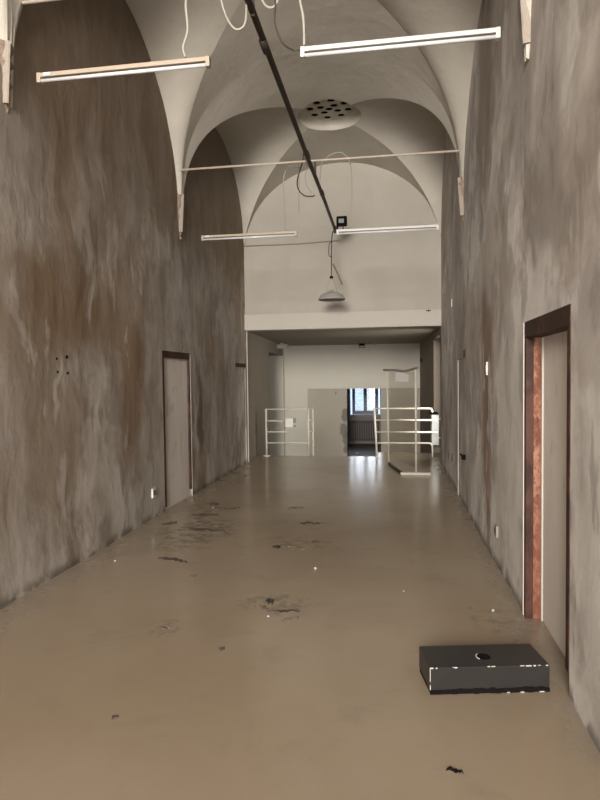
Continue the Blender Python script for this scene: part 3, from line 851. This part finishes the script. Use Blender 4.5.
# ceiling-mounted bits beyond the lintel
t = thing('emergency_light', 'white emergency light under the low ceiling, far left corner', 'light', (-2.93, 15.6, 2.42)); t['worldkids'] = 0
del t['worldkids']
bm = nb(-.13, .16, -.06, .06, .0, .11, bev=.015); obj('housing', bm, simple('dusty_white_housing', (.55, .52, .46), .5), t)
bm = nb(-.10, .13, -.064, -.05, .015, .06); obj('diffuser', bm, M_tube, t)
bm = nb(-.03, .06, -.03, .03, .11, .14); obj('mount', bm, M_rail, t)
t = thing('motion_sensor', 'small sensor with white face under the low ceiling, centre', 'sensor', (-.85, 16.6, 2.44))
bm = nb(-.08, .08, -.03, .05, .0, .125, bev=.01); obj('housing', bm, M_blk, t)
bm = nb(-.065, .065, -.04, -.028, .01, .055, bev=.004); obj('face', bm, M_tube, t)
bm = lathe(bmesh.new(), [(0, 0), (.02, .0), (.025, .03), (.015, .08), (0, .08)], (-.49, 16.5, 2.48), 12)
tag(obj('ceiling_hook', bm, M_tube, smooth=True), 'tiny white stud under the low ceiling, right of the sensor', 'hook')
bm = nb(.735, .765, 16.3, 16.42, 2.02, 2.12, bev=.004)
tag(obj('wall_bracket', bm, M_blk), 'small dark bracket high on the right side wall of the low part', 'bracket')
bm = nb(.60, .69, YEND - .055, YEND - .028, 2.83, 2.845); box(bm, .645, .66, YEND - .06, YEND - .028, 2.815, 2.86)
tag(obj('wall_hook', bm, M_duct), 'small dark hook at the right end of the lintel band', 'hook')

# ------------------------------------------------------------------ switches and sockets
def plate(name, label, cat, side, y, z, w, h, d, mat, inner=None):
    x = XL if side < 0 else XR
    t = thing(name, label, cat, (x, y, z))
    a, b = sorted((side * .012, -side * d))
    bm = nb(a, b, -w / 2, w / 2, -h / 2, h / 2, bev=.003); obj('cover', bm, mat, t)
    if inner:
        a, b = sorted((-side * d, -side * (d + .004)))
        bm = nb(a, b, -w * .3, w * .3, -h * .25, h * .25); obj(inner[0], bm, inner[1], t)
    return t
plate('wall_socket', 'white power socket low on the left wall, before the brown-framed door', 'socket', -1, 6.61, .305, .09, .11, .022, M_white, ('socket_face', M_mid))
plate('light_switch', 'white switch at eye height between the two right-hand doors', 'switch', 1, 5.84, 1.71, .03, .125, .008, M_white, ('rocker', M_tube))
plate('wall_box', 'small bright white box high on the right wall, near its far end', 'box', 1, 9.2, 2.73, .04, .12, .010, M_white, None)
plate('wall_socket', 'grey socket low on the right wall, between the flush door and the red-framed door', 'socket', 1, 5.29, .30, .09, .10, .014, simple('grey_socket', (.33, .30, .27)), ('socket_face', M_dirt))
plate('wall_socket', 'left dark socket hole of the pair low on the far right wall', 'socket', 1, 9.75, .37, .09, .12, .008, simple('brown_socket', (.12, .09, .07)), ('socket_face', M_blk))
plate('wall_socket', 'right dark socket hole of the pair low on the far right wall', 'socket', 1, 9.15, .40, .09, .12, .008, simple('brown_socket2', (.12, .09, .07)), ('socket_face', M_blk))
t = thing('drill_holes', 'group of four dark drill holes on the left wall at eye height', 'holes', (XL, 4.72, 1.76))
for y, z in ((-.07, .07), (.09, .09), (-.06, -.04), (.10, -.05)):
    bm = tube(bmesh.new(), [(-.012, y, z), (.006, y, z)], .011 if z < .08 else .016, 10); obj('hole', bm, M_blk, t)

# ------------------------------------------------------------------ black plinth on the floor
t = thing('black_plinth', 'low black wooden slab with chipped edges on the floor by the red-framed door', 'plinth', (.18, 3.075, 0), math.radians(10.5))
PW, PD, PH = .625, .25, .142
bm = nb(0, PW, 0, PD, .024, PH, bev=.004); obj('slab', bm, M_black, t)
bm = bmesh.new(); rnd = random.Random(3)
box(bm, .003, PW - .003, .002, PD - .003, 0, .025)
obj('underside_board', bm, M_blk, t)
bm = bmesh.new()
for k in range(22):
    x = k * PW / 22; box(bm, x, x + PW / 22, -.002 - rnd.random() * .003, .002, .0 + rnd.random() * .004, .020 + rnd.random() * .012)
obj('ragged_strip', bm, M_blk, t)  # uneven black strip along the foot of the front edge
for x, w in ((.0, .018), (.03, .008), (.118, .010), (.13, .012), (.30, .012), (.318, .022), (.47, .022), (.50, .03), (.54, .012), (.565, .012), (.605, .012)):
    bm = nb(x, x + w, -.0012, .003, PH - .002 - rnd.random() * .004, PH + .0008, bev=.0006); obj('paint_chip', bm, M_chip, t)
bm = nb(-.0010, .002, -.0010, .002, .07, PH); obj('paint_chip', bm, M_chip, t)
bm = nb(-.0010, .003, -.0012, .003, .026, .05); obj('paint_chip', bm, M_chip, t)
for x, w in ((.40, .015), (.47, .02), (.57, .025)):
    bm = nb(x, x + w, -.0055, .0, .002, .007); obj('paint_chip', bm, M_chip, t)
bm = lathe(bmesh.new(), [(0, .0), (.034, .0), (.036, .001), (.036, .002), (0, .002)], (.315, .105, PH), 20)
obj('screw_recess', bm, M_blk, t)
bm = bmesh.new()
pts = [(.315 + .040 * math.cos(a), .105 + .040 * math.sin(a), PH + .002) for a in [PI * (.72 + .5 * k / 8) for k in range(9)]]
tube(bm, pts, .0025, 6); obj('recess_rim', bm, M_chip, t)

# ------------------------------------------------------------------ debris on the floor
def flake(label, x, y, L, W, rot, mat=M_dirt, h=.012, name='debris_strip', seed=0, cat='debris', curl=.0):
    rnd = random.Random(seed + int(x * 1000)); bm = bmesh.new(); N = 10; rows = []
    for i in range(N + 1):
        f = i / N; xx = (f - .5) * L; yy = curl * .5 * math.sin(f * PI * 1.3) + W * 1.1 * (rnd.random() - .5)
        w = W * (.25 + .75 * math.sin(PI * min(.97, max(.03, f)))) * (.3 + rnd.random() * 1.3) / 1.5; hh = h * (.4 + .8 * rnd.random())
        rows.append([bm.verts.new(p) for p in ((xx, yy - w, .0005), (xx, yy - w * .4, hh), (xx, yy + w * .5, hh * .8), (xx, yy + w, .0005))])
    for i in range(N):
        for k in range(3): bm.faces.new((rows[i][k], rows[i + 1][k], rows[i + 1][k + 1], rows[i][k + 1]))
        bm.faces.new((rows[i][3], rows[i + 1][3], rows[i + 1][0], rows[i][0]))
    bm.faces.new(rows[0]); bm.faces.new(rows[-1][::-1])
    o = obj(name, bm, mat); o.location = (x, y, 0); o.rotation_euler = (0, 0, rot)
    return tag(o, label, cat)
flake('dark ragged scrap on the floor in front of the black plinth', .245, 2.485, .07, .018, -.15, M_blk, .008)
D = [('dark clod in the middle patch of floor dirt, at its far side', -.905, 4.22, .06, .06, .3, M_dirt, .02, 0),
     ('thin dark strip in the middle patch of floor dirt', -.77, 4.07, .22, .035, .08, M_dirt, .008, .01),
     ('curled dark shred at the near right of the middle floor dirt', -.70, 3.93, .13, .03, .9, M_mid, .01, .03),
     ('faint grey shred at the left of the middle floor dirt', -.93, 4.10, .16, .03, -.5, M_mid, .006, .02),
     ('small brown scrap alone on the near left floor', -1.50, 3.69, .07, .05, 1.2, M_mid, .008, 0),
     ('long dark strip of debris, left side of the floor, farther of two parallels', -2.05, 6.18, .55, .05, -.12, M_dirt, .01, .03),
     ('dark strip of debris just right of the long one on the left floor', -1.83, 5.92, .26, .045, .6, M_mid, .01, .02),
     ('nearest dark curved strip of debris on the left floor', -1.98, 5.10, .32, .05, -.25, M_dirt, .01, .05),
     ('faint forked shred of debris above the nearest left strip', -2.12, 5.50, .28, .04, -.05, M_mid, .008, .03),
     ('dark shred close to the left wall foot, before the brown-framed door', -2.52, 6.40, .18, .05, 1.0, M_dirt, .01, .02),
     ('crossed dark shred on the left floor in front of the brown-framed door', -2.25, 6.85, .32, .06, .15, M_dirt, .012, .05),
     ('short tangled shred right of the crossed one on the left floor', -2.20, 6.45, .24, .06, -.8, M_mid, .012, .04),
     ('dark shred by the foot of the brown-framed door', -2.33, 7.45, .14, .08, -.4, M_dirt, .014, 0),
     ('slanting dark shred right of the one at the brown-framed door', -2.02, 7.22, .20, .035, .5, M_dirt, .01, .01),
     ('dark shred near the far end of the left wall', -2.42, 9.0, .22, .08, .5, M_mid, .012, .02),
     ('smaller dark shred farthest along the left wall foot', -2.42, 9.7, .18, .07, .8, M_mid, .012, .02),
     ('dark clod left of the wavy shred in the mid floor', -1.13, 5.60, .08, .05, 0, M_dirt, .018, 0),
     ('wavy dark shred in the mid floor', -.98, 5.62, .30, .04, -.35, M_mid, .01, .04),
     ('dark shred farther back in the mid floor', -.93, 6.58, .24, .07, .1, M_dirt, .012, .02),
     ('faint shred left of the farthest mid floor one', -1.22, 7.35, .20, .06, .2, M_mid, .01, .02),
     ('small dark scrap to the right of the mid floor shreds', -.78, 5.83, .07, .06, 0, M_mid, .014, 0),
     ('tiny dark crumb near the viewer, left floor', -1.35, 2.66, .03, .02, 0, M_mid, .01, 0),
     ('tiny dark crumb between the two floor patches, near left', -1.04, 3.44, .035, .03, 0, M_mid, .01, 0),
     ('brown grain alone on the left floor, in front of the strips', -1.66, 4.70, .05, .03, .2, M_mid, .01, 0)]
for i, (lab, x, y, L, W, r, m, h, cu) in enumerate(D):
    flake(lab, x, y, L, W, r, m, h, 'debris_scrap' if L < .1 else 'debris_strip', i, 'debris', cu)
def crumb(label, x, y, r, mat=M_crumb):
    bm = bmesh.new(); bmesh.ops.create_icosphere(bm, subdivisions=2, radius=r * .6)
    for v in bm.verts:
        v.co *= 1 + .5 * (noise.noise(v.co * 60 + Vector((x, y, 0)))); v.co.z = max(v.co.z * .7, -r * .5)
    mz = min(v.co.z for v in bm.verts)
    for v in bm.verts: v.co.z -= mz
    o = obj('plaster_crumb', bm, mat, smooth=False); o.location = (x, y, 0)
    return tag(o, label, 'crumb')
crumb('white plaster crumb among the left floor debris', -2.27, 7.23, .018)
crumb('white plaster crumb right of the mid floor debris', -.67, 5.0, .02)
crumb('white plaster crumb at the near edge of the middle dirt patch', -.86, 3.95, .014)
crumb('pale crumb on the floor left of the right wall plaster heap', .53, 4.27, .016, M_mid)
crumb('pale crumb just before the foot of the red-framed door', .68, 4.24, .02, M_crumb)
crumb('pale crumb at the left wall foot, nearest the viewer', -2.50, 5.0, .016)
crumb('pale chip alone in the mid right floor', .07, 4.55, .012)
bm = nb(-.05, .05, -.03, .03, 0, .01); o = obj('paper_scrap', bm, M_paper); o.location = (-1.10, 18.2, ZLOW)
tag(o, 'white scrap on the dark floor inside the low doorway', 'paper')

# ------------------------------------------------------------------ lights and world
def area(name, loc, rot, sx, sy, power, col, spread=None):
    l = bpy.data.lights.new(name, 'AREA'); l.shape = 'RECTANGLE'; l.size = sx; l.size_y = sy; l.energy = power; l.color = col
    if spread: l.spread = spread
    o = bpy.data.objects.new(name, l); COL.objects.link(o); o.location = loc; o.rotation_euler = rot
    return o
area('street_window_daylight', ((RO[0] + RO[1]) / 2, YREAR - .15, (RO[2] + RO[3]) / 2), (math.radians(90), 0, 0), RO[1] - RO[0], RO[3] - RO[2], 1300, (1.0, .935, .865), math.radians(100))
area('added_low_door_light', ((RD[0] + RD[1]) / 2, YREAR - .15, 1.15), (math.radians(90), 0, 0), 2.0, 2.3, 260, (1.0, .935, .865))  # added lamp in the low opening, brightens near floor and lower walls
area('recess_added_daylight', (1.23, 12.1, 1.35), (0, math.radians(90), math.radians(-28)), 1.7, 1.1, 85, (1.0, .99, .95), math.radians(120))  # added lamp for inferred daylight; the right recess has no window opening
w = bpy.data.worlds.new('overcast_sky'); scn.world = w; w.use_nodes = True
bg = w.node_tree.nodes['Background']; bg.inputs[0].default_value = (.90, .94, 1.0, 1); bg.inputs[1].default_value = 12.0

# ------------------------------------------------------------------ camera
cd = bpy.data.cameras.new('camera'); cam = bpy.data.objects.new('camera', cd); COL.objects.link(cam)
cd.sensor_fit = 'VERTICAL'; cd.sensor_height = 32; cd.lens = 594 / 800 * 32; cd.clip_start = .05
R = Matrix(((0.98790962, 0.00599524, 0.15491495), (0.15455821, 0.03988599, -0.98717824), (-0.01209731, 0.99918625, 0.03847714)))
cam.matrix_world = Matrix.Translation((0, 0, 1.65)) @ R.to_4x4()
scn.camera = cam
scn.view_settings.view_transform = 'Standard'; scn.view_settings.look = 'None'
scn.view_settings.gamma = 1; scn.view_settings.use_curve_mapping = False
scn.view_settings.exposure = -0.75
try:
    scn.cycles.diffuse_bounces = 2; scn.cycles.max_bounces = 12; scn.cycles.transparent_max_bounces = 12
    scn.cycles.use_denoising = True
except Exception: pass
